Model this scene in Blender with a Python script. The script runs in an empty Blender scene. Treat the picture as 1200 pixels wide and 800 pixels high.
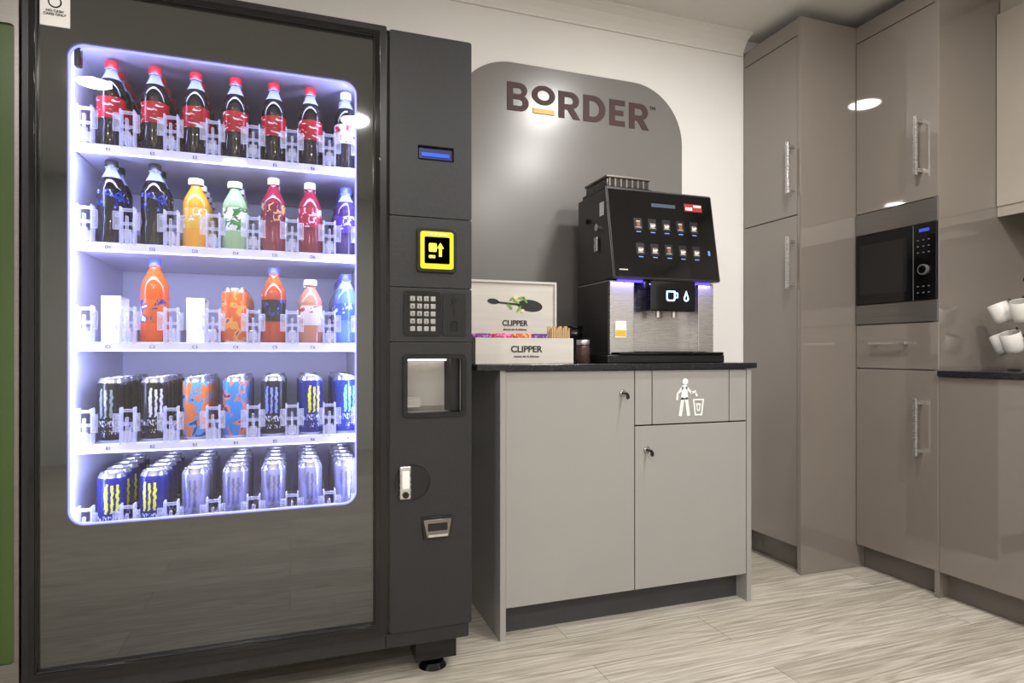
import bpy, bmesh, math, random
from mathutils import Matrix, Vector
random.seed(3)
scene = bpy.context.scene
COL = scene.collection

# ------------------------------------------------------------------ helpers
def lin(c):
    return tuple(((v/255)/12.92 if v/255 <= .04045 else ((v/255+.055)/1.055)**2.4) for v in c[:3]) + (1,)

def mat(name, c, rough=.5, metal=0, ior=1.5, emit=None, es=0, var=0.0, vscale=(8,8,8), bump=0, coat=0, spec=None, vr=0):
    m = bpy.data.materials.new(name); m.use_nodes = True
    nt = m.node_tree; b = nt.nodes['Principled BSDF']
    b.inputs['Base Color'].default_value = lin(c)
    b.inputs['Roughness'].default_value = rough
    b.inputs['Metallic'].default_value = metal
    b.inputs['IOR'].default_value = ior
    b.inputs['Coat Weight'].default_value = coat
    if spec is not None: b.inputs['Specular IOR Level'].default_value = spec
    if emit:
        b.inputs['Emission Color'].default_value = lin(emit)
        b.inputs['Emission Strength'].default_value = es
    if var or bump or vr:
        tc = nt.nodes.new('ShaderNodeTexCoord'); mp = nt.nodes.new('ShaderNodeMapping')
        mp.inputs['Scale'].default_value = vscale
        nz = nt.nodes.new('ShaderNodeTexNoise'); nz.inputs['Scale'].default_value = 1; nz.inputs['Detail'].default_value = 5
        nt.links.new(tc.outputs['Object'], mp.inputs['Vector']); nt.links.new(mp.outputs[0], nz.inputs['Vector'])
        if var:
            r = nt.nodes.new('ShaderNodeValToRGB')
            a = lin(c)
            r.color_ramp.elements[0].position = .3; r.color_ramp.elements[1].position = .7
            r.color_ramp.elements[0].color = tuple(x*(1-var) for x in a[:3])+(1,)
            r.color_ramp.elements[1].color = tuple(min(1, x*(1+var)) for x in a[:3])+(1,)
            nt.links.new(nz.outputs['Fac'], r.inputs[0]); nt.links.new(r.outputs[0], b.inputs['Base Color'])
        if bump:
            bp = nt.nodes.new('ShaderNodeBump'); bp.inputs['Strength'].default_value = bump; bp.inputs['Distance'].default_value = .01
            nt.links.new(nz.outputs['Fac'], bp.inputs['Height']); nt.links.new(bp.outputs[0], b.inputs['Normal'])
        if vr:
            mr = nt.nodes.new('ShaderNodeMapRange'); mr.inputs[3].default_value = max(0, rough-vr); mr.inputs[4].default_value = rough+vr
            nt.links.new(nz.outputs['Fac'], mr.inputs[0]); nt.links.new(mr.outputs[0], b.inputs['Roughness'])
    return m

def mat_graphic(name, c1, c2, c3=None, scale=(40,40,22), th=.52, rough=.25, metal=0):
    """printed label: base colour with blotches / strokes of other colours"""
    m = mat(name, c1, rough, metal); nt = m.node_tree; b = nt.nodes['Principled BSDF']
    tc = nt.nodes.new('ShaderNodeTexCoord'); mp = nt.nodes.new('ShaderNodeMapping'); mp.inputs['Scale'].default_value = scale
    nz = nt.nodes.new('ShaderNodeTexNoise'); nz.inputs['Scale'].default_value = 1; nz.inputs['Detail'].default_value = 2.5
    nz.inputs['Distortion'].default_value = .8
    r = nt.nodes.new('ShaderNodeValToRGB'); cr = r.color_ramp; cr.interpolation = 'CONSTANT'
    cr.elements[0].color = lin(c1); cr.elements[1].position = th; cr.elements[1].color = lin(c2)
    if c3:
        e = cr.elements.new(th+.1); e.color = lin(c3)
    nt.links.new(tc.outputs['Object'], mp.inputs['Vector']); nt.links.new(mp.outputs[0], nz.inputs['Vector'])
    nt.links.new(nz.outputs['Fac'], r.inputs[0]); nt.links.new(r.outputs[0], b.inputs['Base Color'])
    return m

def mat_claw(name, base, claw, txt, rough=.25, metal=.2):
    """energy-drink can print: three ragged vertical strokes on the front plus small lettering bands"""
    m = mat(name, base, rough, metal); nt = m.node_tree; b = nt.nodes['Principled BSDF']; N = nt.nodes; L = nt.links
    tc = N.new('ShaderNodeTexCoord'); sp = N.new('ShaderNodeSeparateXYZ'); L.new(tc.outputs['Object'], sp.inputs[0])
    def mth(op, a, b_=None, c=None):
        n = N.new('ShaderNodeMath'); n.operation = op
        for i, v in enumerate((a, b_, c)):
            if v is None: continue
            if isinstance(v, (int, float)): n.inputs[i].default_value = v
            else: L.new(v, n.inputs[i])
        return n.outputs[0]
    mp = N.new('ShaderNodeMapping'); mp.inputs['Scale'].default_value = (60,60,90); L.new(tc.outputs['Object'], mp.inputs[0])
    nz = N.new('ShaderNodeTexNoise'); nz.inputs['Scale'].default_value = 1; nz.inputs['Detail'].default_value = 4; L.new(mp.outputs[0], nz.inputs['Vector'])
    wob = mth('MULTIPLY', mth('SUBTRACT', nz.outputs['Fac'], .5), .012)
    xs = mth('ADD', sp.outputs['X'], wob)
    sn = mth('GREATER_THAN', mth('COSINE', mth('MULTIPLY', xs, 2*math.pi/.0125)), .1)
    mx = mth('LESS_THAN', mth('ABSOLUTE', xs), .0175)
    my = mth('LESS_THAN', sp.outputs['Y'], 0)
    zz = mth('ADD', sp.outputs['Z'], mth('MULTIPLY', wob, 2))
    mz = mth('MULTIPLY', mth('GREATER_THAN', zz, .068), mth('LESS_THAN', zz, .138))
    k = mth('MULTIPLY', mth('MULTIPLY', sn, mx), mth('MULTIPLY', my, mz))
    mp2 = N.new('ShaderNodeMapping'); mp2.inputs['Scale'].default_value = (260,260,110); L.new(tc.outputs['Object'], mp2.inputs[0])
    n2 = N.new('ShaderNodeTexNoise'); n2.inputs['Scale'].default_value = 1; L.new(mp2.outputs[0], n2.inputs['Vector'])
    t = mth('MULTIPLY', mth('GREATER_THAN', n2.outputs['Fac'], .53), mth('MULTIPLY', mth('GREATER_THAN', sp.outputs['Z'], .044), mth('LESS_THAN', sp.outputs['Z'], .060)))
    t2 = mth('MULTIPLY', mth('GREATER_THAN', n2.outputs['Fac'], .58), mth('MULTIPLY', mth('GREATER_THAN', sp.outputs['Z'], .025), mth('LESS_THAN', sp.outputs['Z'], .035)))
    t = mth('MAXIMUM', t, t2)
    m1 = N.new('ShaderNodeMixRGB'); m1.inputs[1].default_value = lin(base); m1.inputs[2].default_value = lin(claw); L.new(k, m1.inputs[0])
    m2 = N.new('ShaderNodeMixRGB'); m2.inputs[2].default_value = lin(txt); L.new(t, m2.inputs[0]); L.new(m1.outputs[0], m2.inputs[1])
    L.new(m2.outputs[0], b.inputs['Base Color'])
    return m

def mat_clear(name, tint, trans=.5, rough=.08, glossy_only=False, ior=1.5, es=0):
    m = bpy.data.materials.new(name); m.use_nodes = True; nt = m.node_tree; nt.nodes.clear()
    o = nt.nodes.new('ShaderNodeOutputMaterial'); mx = nt.nodes.new('ShaderNodeMixShader')
    t = nt.nodes.new('ShaderNodeBsdfTransparent')
    if glossy_only:
        g = nt.nodes.new('ShaderNodeBsdfGlossy'); g.inputs['Roughness'].default_value = rough
        fr = nt.nodes.new('ShaderNodeFresnel'); fr.inputs['IOR'].default_value = ior
        nt.links.new(fr.outputs[0], mx.inputs[0])
    else:
        g = nt.nodes.new('ShaderNodeBsdfPrincipled'); g.inputs['Base Color'].default_value = lin(tint)
        g.inputs['Roughness'].default_value = rough
        if es:
            g.inputs['Emission Color'].default_value = lin(tint); g.inputs['Emission Strength'].default_value = es
        # edges denser than faces, like real clear plastic
        lw = nt.nodes.new('ShaderNodeLayerWeight'); lw.inputs['Blend'].default_value = .5
        mr = nt.nodes.new('ShaderNodeMapRange'); mr.inputs[3].default_value = (1-trans)*.6; mr.inputs[4].default_value = min(1, (1-trans)*1.9)
        nt.links.new(lw.outputs['Facing'], mr.inputs[0]); nt.links.new(mr.outputs[0], mx.inputs[0])
    nt.links.new(t.outputs[0], mx.inputs[1]); nt.links.new(g.outputs[0], mx.inputs[2]); nt.links.new(mx.outputs[0], o.inputs[0])
    return m

def group(name, loc=(0,0,0)):
    e = bpy.data.objects.new(name, None); e.location = loc; e.empty_display_size = .05; COL.objects.link(e)
    return e

def put(o, parent=None):
    COL.objects.link(o)
    if parent:
        o.parent = parent; o.matrix_parent_inverse = Matrix.Translation(-Vector(parent.location))
    return o

def smooth(me, ang=35):
    for p in me.polygons: p.use_smooth = True
    try: me.set_sharp_from_angle(angle=math.radians(ang))
    except Exception: pass

def newobj(name, bm, m, parent=None, sm=False, ang=35):
    me = bpy.data.meshes.new(name); bm.normal_update(); bm.to_mesh(me); bm.free()
    if isinstance(m, (list, tuple)):
        for k in m: me.materials.append(k)
    elif m: me.materials.append(m)
    if sm: smooth(me, ang)
    return put(bpy.data.objects.new(name, me), parent)

def add_box(bm, x0,x1,y0,y1,z0,z1, bevel=0, seg=2, mi=0):
    r = bmesh.ops.create_cube(bm, size=1)
    vs = r['verts']
    bmesh.ops.scale(bm, verts=vs, vec=(x1-x0, y1-y0, z1-z0))
    bmesh.ops.translate(bm, verts=vs, vec=((x0+x1)/2, (y0+y1)/2, (z0+z1)/2))
    fs = set(f for v in vs for f in v.link_faces)
    for f in fs: f.material_index = mi
    if bevel:
        es = list(set(e for v in vs for e in v.link_edges))
        bmesh.ops.bevel(bm, geom=es, offset=bevel, segments=seg, affect='EDGES', profile=.5)

def box(name, x0,x1,y0,y1,z0,z1, m, parent=None, bevel=0, seg=2):
    bm = bmesh.new(); add_box(bm, x0,x1,y0,y1,z0,z1, bevel, seg)
    return newobj(name, bm, m, parent)

def boxes(name, lst, m, parent=None, bevel=0):
    bm = bmesh.new()
    for l in lst: add_box(bm, *l[:6], bevel, 2, l[6] if len(l) > 6 else 0)
    return newobj(name, bm, m, parent)

def add_cyl(bm, p0, p1, r0, r1=None, seg=20, mi=0, caps=True):
    p0 = Vector(p0); p1 = Vector(p1); d = p1-p0; L = d.length
    r1 = r0 if r1 is None else r1
    M = Matrix.Translation((p0+p1)/2) @ d.to_track_quat('Z','Y').to_matrix().to_4x4()
    n0 = len(bm.faces)
    bmesh.ops.create_cone(bm, cap_ends=caps, segments=seg, radius1=r0, radius2=r1, depth=L, matrix=M)
    bm.faces.ensure_lookup_table()
    for f in bm.faces[n0:]: f.material_index = mi

def cyl(name, p0, p1, r, m, parent=None, r1=None, seg=24):
    bm = bmesh.new(); add_cyl(bm, p0, p1, r, r1, seg)
    return newobj(name, bm, m, parent, sm=True)

def lathe_mesh(name, prof, mats, seg=24, ang=50):
    """prof: list of (r,z,mi) ; mi = material of the band from this point to the next"""
    bm = bmesh.new(); rings = []
    for r, z, mi in prof:
        if r < 1e-5: rings.append([bm.verts.new((0,0,z))])
        else: rings.append([bm.verts.new((r*math.cos(2*math.pi*k/seg), r*math.sin(2*math.pi*k/seg), z)) for k in range(seg)])
    for i in range(len(prof)-1):
        a, b = rings[i], rings[i+1]; mi = prof[i][2]
        for k in range(seg):
            k2 = (k+1) % seg
            if len(a) == 1 and len(b) == 1: continue
            if len(a) == 1: f = bm.faces.new((a[0], b[k2], b[k]))
            elif len(b) == 1: f = bm.faces.new((a[k], a[k2], b[0]))
            else: f = bm.faces.new((a[k], a[k2], b[k2], b[k]))
            f.material_index = mi
    bmesh.ops.recalc_face_normals(bm, faces=bm.faces)
    me = bpy.data.meshes.new(name); bm.to_mesh(me); bm.free()
    for m in mats: me.materials.append(m)
    smooth(me, ang)
    return me

def rr(x0,x1,z0,z1, r, n=10):
    if not isinstance(r, (tuple, list)): r = (r,)*4   # bl, br, tr, tl
    pts = []
    cs = [(x0+r[0], z0+r[0], 180, r[0]), (x1-r[1], z0+r[1], 270, r[1]), (x1-r[2], z1-r[2], 0, r[2]), (x0+r[3], z1-r[3], 90, r[3])]
    for cx, cz, a0, q in cs:
        if q <= 0: pts.append((cx, cz)); continue
        for k in range(n+1):
            a = math.radians(a0+90*k/n); pts.append((cx+q*math.cos(a), cz+q*math.sin(a)))
    return pts

def plate(name, loops, y, th, m, parent=None, bevel=0):
    """flat plate in the XZ plane, front face at y, thickness th going back"""
    cu = bpy.data.curves.new(name, 'CURVE'); cu.dimensions = '2D'; cu.fill_mode = 'BOTH'; cu.extrude = th/2
    cu.bevel_depth = bevel; 
    for lp in loops:
        s = cu.splines.new('POLY'); s.points.add(len(lp)-1)
        for i, (x, z) in enumerate(lp): s.points[i].co = (x, z, 0, 1)
        s.use_cyclic_u = True
    o = bpy.data.objects.new(name, cu); COL.objects.link(o)
    dg = bpy.context.evaluated_depsgraph_get(); me = bpy.data.meshes.new_from_object(o.evaluated_get(dg))
    bpy.data.objects.remove(o)
    me.transform(Matrix.Translation((0, y+th/2, 0)) @ Matrix.Rotation(math.radians(90), 4, 'X'))
    me.materials.clear()
    if m: me.materials.append(m)
    return put(bpy.data.objects.new(name, me), parent)

def text(name, s, x, y, z, size, m, parent=None, ext=.0008, align='CENTER', off=0, width=None, rot=0):
    cu = bpy.data.curves.new(name, 'FONT'); cu.body = s; cu.size = size; cu.extrude = ext; cu.offset = off
    cu.align_x = align; cu.align_y = 'BOTTOM_BASELINE'
    o = bpy.data.objects.new(name, cu); COL.objects.link(o)
    dg = bpy.context.evaluated_depsgraph_get(); me = bpy.data.meshes.new_from_object(o.evaluated_get(dg))
    bpy.data.objects.remove(o)
    sx = 1
    if width:
        xs = [v.co.x for v in me.vertices]; w = max(xs)-min(xs); sx = width/w
    me.transform(Matrix.Translation((x, y, z)) @ Matrix.Rotation(math.radians(90), 4, 'X') @ Matrix.Rotation(rot, 4, 'Z') @ Matrix.Diagonal((sx,1,1,1)))
    me.materials.clear(); me.materials.append(m)
    return put(bpy.data.objects.new(name, me), parent)

def tube(name, pts, r, m, parent=None):
    cu = bpy.data.curves.new(name, 'CURVE'); cu.dimensions = '3D'; cu.bevel_depth = r; cu.bevel_resolution = 4
    s = cu.splines.new('BEZIER'); s.bezier_points.add(len(pts)-1)
    for i, p in enumerate(pts):
        s.bezier_points[i].co = p; s.bezier_points[i].handle_left_type = s.bezier_points[i].handle_right_type = 'AUTO'
    o = bpy.data.objects.new(name, cu); COL.objects.link(o)
    dg = bpy.context.evaluated_depsgraph_get(); me = bpy.data.meshes.new_from_object(o.evaluated_get(dg))
    bpy.data.objects.remove(o); me.materials.clear(); me.materials.append(m); smooth(me, 60)
    return put(bpy.data.objects.new(name, me), parent)

def area(name, loc, energy, color, sx, sy=None, rot=(0,0,0), shape=None, parent=None, spread=None):
    l = bpy.data.lights.new(name, 'AREA'); l.energy = energy; l.color = color; l.size = sx
    if sy: l.shape = 'RECTANGLE'; l.size_y = sy
    if shape: l.shape = shape
    if spread: l.spread = spread
    o = bpy.data.objects.new(name, l); o.rotation_euler = rot
    COL.objects.link(o); o.location = loc
    if parent: o.parent = parent; o.matrix_parent_inverse = Matrix.Translation(-Vector(parent.location))
    return o

# ------------------------------------------------------------------ materials
M_wall = mat('wall_paint', (232,230,227), .6, var=.02, vscale=(3,3,3), bump=.02)
M_ceil = mat('ceiling_paint', (222,219,214), .7, var=.015, vscale=(2,2,2))
M_trim = mat('trim_paint', (228,226,222), .5, var=.01)
M_taupe = mat('gloss_taupe_lacquer', (121,113,106), .03, ior=1.75, var=.02, vscale=(2,2,2), coat=.7)
M_taupe2 = mat('gloss_taupe_light', (156,148,138), .15, var=.02)
M_tplinth = mat('taupe_plinth', (102,95,90), .18, var=.04)
M_grey = mat('grey_laminate', (154,152,149), .34, var=.025, vscale=(5,5,5))
M_greyd = mat('grey_kick', (58,58,60), .5, var=.1)
M_ctop = mat('black_worktop', (30,29,33), .22, var=.25, vscale=(60,60,60))
M_black = mat('black_powdercoat', (32,32,35), .42, var=.1, vscale=(90,90,90), bump=.06)
M_blackf = mat('dark_metal_frame', (34,31,31), .3, metal=.3, var=.1)
M_bglass = mat('black_glass', (30,34,34), .035, ior=2.1, var=.03)
M_bplast = mat('black_plastic', (18,18,20), .3, var=.1)
M_gloss = mat('gloss_black', (9,9,11), .06, var=.1)
M_steel = mat('brushed_steel', (205,203,201), .28, metal=.9, var=.06, vscale=(2,2,220), vr=.08)
M_steeld = mat('dark_brushed_steel', (132,128,124), .32, metal=.85, var=.08, vscale=(4,4,260))
M_chrome = mat('chrome', (215,215,215), .12, metal=1, var=.02)
M_white = mat('white_print', (238,238,236), .45, var=.01)
M_liner = mat('white_liner', (198,198,220), .35, var=.02)
M_panel = mat('wall_sign_grey', (124,121,119), .25, ior=1.55, var=.02, vscale=(3,3,3))
M_brown = mat('sign_letter_brown', (66,40,40), .6, var=.05)
M_yel = mat('sign_yellow', (222,180,50), .4, var=.03)
M_glass = mat_clear('window_glass', (255,255,255), glossy_only=True, rough=.01, ior=1.5)
M_clear = mat_clear('clear_plastic', (225,228,255), .60, .05, es=.18)  # slight emission imitates the LED light caught in the gates
M_pet = mat_clear('clear_pet', (170,185,225), .5, .05)

def mat_floor():
    m = mat('oak_vinyl_floor', (196,184,166), .30); nt = m.node_tree; b = nt.nodes['Principled BSDF']; N = nt.nodes; L = nt.links
    tc = N.new('ShaderNodeTexCoord')
    br = N.new('ShaderNodeTexBrick'); br.inputs['Scale'].default_value = 1; br.inputs['Brick Width'].default_value = 1.35
    br.inputs['Row Height'].default_value = .185; br.inputs['Mortar Size'].default_value = .0011; br.inputs['Mortar Smooth'].default_value = .2
    br.offset = .37; br.inputs['Color1'].default_value = lin((208,202,190)); br.inputs['Color2'].default_value = lin((188,181,167))
    br.inputs['Mortar'].default_value = lin((125,118,105)); br.inputs['Bias'].default_value = 0
    L.new(tc.outputs['Object'], br.inputs['Vector'])
    mp = N.new('ShaderNodeMapping'); mp.inputs['Scale'].default_value = (.8, 9, 1)
    vadd = N.new('ShaderNodeVectorMath'); vadd.operation = 'ADD'
    sc = N.new('ShaderNodeVectorMath'); sc.operation = 'SCALE'; sc.inputs['Scale'].default_value = 90
    L.new(br.outputs['Color'], sc.inputs[0]); L.new(tc.outputs['Object'], mp.inputs['Vector'])
    L.new(mp.outputs[0], vadd.inputs[0]); L.new(sc.outputs[0], vadd.inputs[1])
    n0 = N.new('ShaderNodeTexNoise'); n0.inputs['Scale'].default_value = 1.0; n0.inputs['Detail'].default_value = 1.5; n0.inputs['Roughness'].default_value = .4
    L.new(vadd.outputs[0], n0.inputs['Vector'])
    mu = N.new('ShaderNodeMath'); mu.operation = 'MULTIPLY'; mu.inputs[1].default_value = 80; L.new(n0.outputs['Fac'], mu.inputs[0])
    sn = N.new('ShaderNodeMath'); sn.operation = 'SINE'; L.new(mu.outputs[0], sn.inputs[0])
    r1 = N.new('ShaderNodeValToRGB'); r1.color_ramp.elements[0].color = (.62,.60,.56,1); r1.color_ramp.elements[0].position = 0
    r1.color_ramp.elements[1].color = (1,1,1,1); r1.color_ramp.elements[1].position = .55
    mr = N.new('ShaderNodeMapRange'); mr.inputs[1].default_value = -1; mr.inputs[2].default_value = 1; L.new(sn.outputs[0], mr.inputs[0]); L.new(mr.outputs[0], r1.inputs[0])
    mp2 = N.new('ShaderNodeMapping'); mp2.inputs['Scale'].default_value = (5, 120, 1); L.new(tc.outputs['Object'], mp2.inputs['Vector'])
    nz = N.new('ShaderNodeTexNoise'); nz.inputs['Scale'].default_value = 1; nz.inputs['Detail'].default_value = 6; L.new(mp2.outputs[0], nz.inputs['Vector'])
    r2 = N.new('ShaderNodeValToRGB'); r2.color_ramp.elements[0].color = (.62,.60,.57,1); r2.color_ramp.elements[0].position = .35
    r2.color_ramp.elements[1].color = (1,1,1,1); r2.color_ramp.elements[1].position = .62
    L.new(nz.outputs['Fac'], r2.inputs[0])
    m1 = N.new('ShaderNodeMixRGB'); m1.blend_type = 'MULTIPLY'; m1.inputs[0].default_value = .5
    m2 = N.new('ShaderNodeMixRGB'); m2.blend_type = 'MULTIPLY'; m2.inputs[0].default_value = .85
    L.new(br.outputs['Color'], m1.inputs[1]); L.new(r1.outputs[0], m1.inputs[2])
    L.new(m1.outputs[0], m2.inputs[1]); L.new(r2.outputs[0], m2.inputs[2]); L.new(m2.outputs[0], b.inputs['Base Color'])
    bp = N.new('ShaderNodeBump'); bp.inputs['Strength'].default_value = .15; bp.inputs['Distance'].default_value = .002
    L.new(r2.outputs[0], bp.inputs['Height']); L.new(bp.outputs[0], b.inputs['Normal'])
    return m
M_floor = mat_floor()

# ------------------------------------------------------------------ room
XL, XR, YB, YF, CZ = -1.9, 2.92, 2.40, -2.6, 2.40
box('floor', XL-.1, XR+.1, YF-.1, YB+.1, -.06, 0, M_floor)
box('ceiling', XL-.1, XR+.1, YF-.1, YB+.1, CZ, CZ+.06, M_ceil)
box('wall_back', XL-.1, XR+.1, YB, YB+.1, 0, CZ, M_wall)
box('wall_right', XR, XR+.1, YF, YB, 0, CZ, M_wall)
box('wall_left', XL-.1, XL, YF, YB, 0, CZ, M_wall)
box('wall_front', XL-.1, XR+.1, YF-.1, YF, 0, CZ, M_wall)
bm = bmesh.new()
prof = [(0,-.08),(-.010,-.08),(-.012,-.072),(-.024,-.05),(-.042,-.026),(-.066,-.012),(-.08,-.010),(-.08,0),(0,0)]
for (x0,x1) in [(XL, 2.0)]:
    a = [bm.verts.new((x0, YB+p[0], CZ+p[1])) for p in prof]; b_ = [bm.verts.new((x1, YB+p[0], CZ+p[1])) for p in prof]
    for i in range(len(prof)):
        j = (i+1) % len(prof); bm.faces.new((a[i], a[j], b_[j], b_[i]))
    bm.faces.new(a); bm.faces.new(b_[::-1])
bmesh.ops.recalc_face_normals(bm, faces=bm.faces)
newobj('trim_1', bm, M_trim)
box('baseboard_back', XL, 2.0, YB-.015, YB, 0, .1, M_trim, bevel=.004)

# ------------------------------------------------------------------ ceiling downlights
M_led = mat('downlight_led', (255,250,240), .5, emit=(255,250,242), es=24)
for i, (lx, ly) in enumerate([(-1.0,-.43),(.38,-.52),(1.435,1.33),(1.69,.40),(1.75,-.9),(-.4,-1.7)]):
    g = group('ceiling_downlight', (lx, ly, CZ))
    me = lathe_mesh('bezel', [(.082,0,0),(.102,0,0),(.104,-.004,0),(.098,-.009,0),(.086,-.009,0),(.082,-.004,0),(.082,0,0)], [M_trim], 40)
    o = put(bpy.data.objects.new('bezel', me), g); o.location = (lx, ly, CZ)
    cyl('lens', (lx,ly,CZ-.005), (lx,ly,CZ), .082, M_led, g, seg=40)
    area('lamp', (lx,ly,CZ-.012), 17 if i == 2 else 23, (1,.97,.935), .16, shape='DISK', parent=g)

# ------------------------------------------------------------------ drinks vending machine
V = group('vending_machine', (-.05, 2.0, 0))
X0, X1, FY, TOP = -.584, .4966, 1.75, 1.83
BK = 2.36
box('side_left', X0, -.52, FY+.015, BK, .10, TOP, M_black, V, .003)
box('body_top', -.52, .20, FY+.015, BK, 1.70, TOP, M_black, V)
box('body_base', -.52, .20, FY+.015, BK, .10, .43, M_black, V)
box('body_back', -.52, .20, 2.31, BK, .43, 1.70, M_black, V)
boxes('column_body', [(.20, X1-.003, FY+.115, BK, .10, TOP), (.20,.30,FY+.03,FY+.115,.10,TOP), (.477,X1-.003,FY+.03,FY+.115,.10,TOP), (.30,.477,FY+.03,FY+.115,.10,.748), (.30,.477,FY+.03,FY+.115,.922,TOP)], M_black, V)
boxes('cavity_liner', [(-.52,-.505,FY+.02,2.31,.43,1.70), (.19,.20,FY+.02,2.31,.43,1.70), (-.505,.19,FY+.02,2.31,1.69,1.70),
                       (-.505,.19,2.30,2.31,.43,1.69), (-.505,.19,FY+.02,2.30,.43,.436)], M_liner, V)
plate('door_glass', [rr(-.562,.222,.178,1.802,.004), rr(-.50,.172,.515,1.672,.035)], FY, .014, M_bglass, V)
plate('window_pane', [rr(-.504,.176,.511,1.676,.035)], FY+.004, .003, M_glass, V)
M_edge = mat('led_edge', (190,190,255), .3, emit=(150,155,255), es=1.1)
plate('window_edge_light', [rr(-.5005,.1725,.5145,1.6725,.0355), rr(-.496,.168,.519,1.668,.032)], FY+.008, .006, M_edge, V)
plate('door_frame', [rr(X0,.25,.15,TOP,.004), rr(-.558,.218,.182,1.80,.003)], FY-.012, .027, M_blackf, V, bevel=.0015)
plate('door_frame_inner', [rr(-.570,.232,.168,1.813,.004), rr(-.560,.220,.180,1.802,.003)], FY-.016, .018, M_gloss, V, bevel=.001)
box('door_gap', .25, .262, FY+.0, FY+.03, .15, TOP-.003, M_gloss, V)
boxes('base_rail', [(X0+.01,.25,FY+.0,FY+.04,.105,.150), (.25,X1-.004,FY+.01,FY+.05,.10,.142)], M_black, V, .003)
for i, fx in enumerate([-.5, .40]):
    for j, fy in enumerate([FY+.08, BK-.08]):
        bm = bmesh.new(); add_cyl(bm, (fx,fy,.012), (fx,fy,.10), .014, seg=16); add_cyl(bm, (fx,fy,0), (fx,fy,.016), .042, .032, 24)
        add_box(bm, fx-.06, fx+.06, fy-.05, fy+.04, .040, .101)
        newobj('foot_%d%d' % (i,j), bm, M_gloss, V, True)
cx0, cx1 = .262, X1
plate('column_lower', [rr(cx0,cx1,.147,.958,.006), rr(.307,.470,.757,.915,.006)], FY, .034, M_black, V, bevel=.0015)
plate('column_keys', [rr(cx0,cx1,.962,1.112,.004)], FY, .034, M_black, V, bevel=.0015)
plate('column_reader', [rr(cx0,cx1,1.116,1.312,.004)], FY, .034, M_black, V, bevel=.0015)
plate('column_top', [rr(cx0,cx1,1.316,TOP,.006), rr(.339,.446,1.476,1.519,.004)], FY, .034, M_black, V, bevel=.0015)
M_blue = mat('blue_reflection', (20,60,170), .3, emit=(30,90,230), es=.8, var=.1)
box('display_bezel', .336, .449, FY+.008, FY+.02, 1.473, 1.522, M_gloss, V)
box('display', .345, .440, FY+.006, FY+.012, 1.484, 1.512, mat('display_dark', (20,30,70), .3, emit=(20,40,110), es=.4), V)
box('display_reflection', .352, .433, FY+.003, FY+.007, 1.490, 1.500, M_blue, V)  # glowing bar stands in for blue light reflected in the display
M_ry = mat('reader_yellow', (215,212,20), .35, emit=(215,212,10), es=.2, var=.03)
M_rp = mat('reader_pixels', (255,245,60), .3, emit=(255,245,60), es=1.0)
plate('reader_frame', [rr(.338,.448,1.160,1.280,.008)], FY-.008, .012, M_bplast, V, bevel=.002)
plate('reader_yellow', [rr(.345,.441,1.167,1.273,.008), rr(.357,.430,1.182,1.258,.004)], FY-.013, .006, M_ry, V)
plate('reader_screen', [rr(.357,.430,1.182,1.258,.004)], FY-.010, .004, M_gloss, V)
plate('reader_icon_card', [rr(.370,.392,1.216,1.240,.003)], FY-.0115, .002, M_rp, V)
plate('reader_icon_arrow', [[(.399,1.203),(.407,1.203),(.407,1.226),(.413,1.226),(.403,1.242),(.393,1.226),(.399,1.226)]], FY-.0115, .002, M_rp, V)
plate('reader_icon_bar', [rr(.370,.388,1.198,1.206,.001)], FY-.0115, .002, M_rp, V)
boxes('reader_leds', [(.372+.013*k,.380+.013*k,FY-.0145,FY-.012,1.263,1.268) for k in range(4)], M_white, V)
plate('keypad_plate', [rr(.300,.406,.978,1.102,.008)], FY-.004, .006, M_gloss, V, bevel=.001)
M_key = mat('key_silver', (170,170,168), .35, metal=.5, var=.05)
M_keyd = mat('button_grey', (95,95,95), .4, var=.05)
ks = []
for r in range(5):
    for c in range(4):
        x = .317+c*.0195; z = .990+r*.0212; ks.append((x, x+.0145, FY-.009, FY-.003, z, z+.0145))
boxes('keypad_keys', ks, M_key, V, .002)
for r in range(4):
    for c in range(3): text('key_mark_%d%d' % (r,c), str((3*(3-r)+c+1) % 10), .317+c*.0195+.007, FY-.0094, .9925+(r+1)*.0212, .011, M_gloss, V, ext=.0002)
plate('coin_plate', [rr(.412,.478,.978,1.102,.006)], FY-.003, .005, M_bplast, V, bevel=.001)
box('coin_slot', .442, .446, FY-.0045, FY-.002, 1.035, 1.065, M_gloss, V)
cyl('coin_button', (.445,FY-.008,1.078), (.445,FY-.002,1.078), .008, M_gloss, V)
box('coin_chute', .435, .455, FY-.006, FY-.002, .992, 1.02, M_gloss, V, .002)
M_hatch = mat('hatch_liner', (176,172,166), .35, var=.05)
boxes('hatch_recess', [(.302,.475,FY+.10,FY+.105,.750,.92), (.302,.309,FY+.01,FY+.10,.75,.92), (.468,.475,FY+.01,FY+.10,.75,.92), (.302,.475,FY+.01,FY+.10,.75,.758), (.302,.475,FY+.01,FY+.10,.914,.92)], M_hatch, V)
box('hatch_side_part', .440, .468, FY+.02, FY+.10, .758, .914, M_bplast, V, .002)
box('hatch_flap', .312, .43, FY+.055, FY+.058, .775, .905, mat_clear('hatch_flap_plastic', (200,198,192), .6, .1), V)
boxes('hatch_pusher', [(.312,.36,FY+.065,FY+.068,.77,.80)], M_steel, V)
plate('hatch_frame', [rr(.298,.479,.748,.924,.01), rr(.309,.468,.759,.913,.006)], FY-.008, .01, M_gloss, V, bevel=.001)
box('hatch_glow', .315, .43, FY+.03, FY+.05, .907, .912, mat('hatch_lamp', (255,245,235), .5, emit=(255,246,235), es=4), V)
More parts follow.
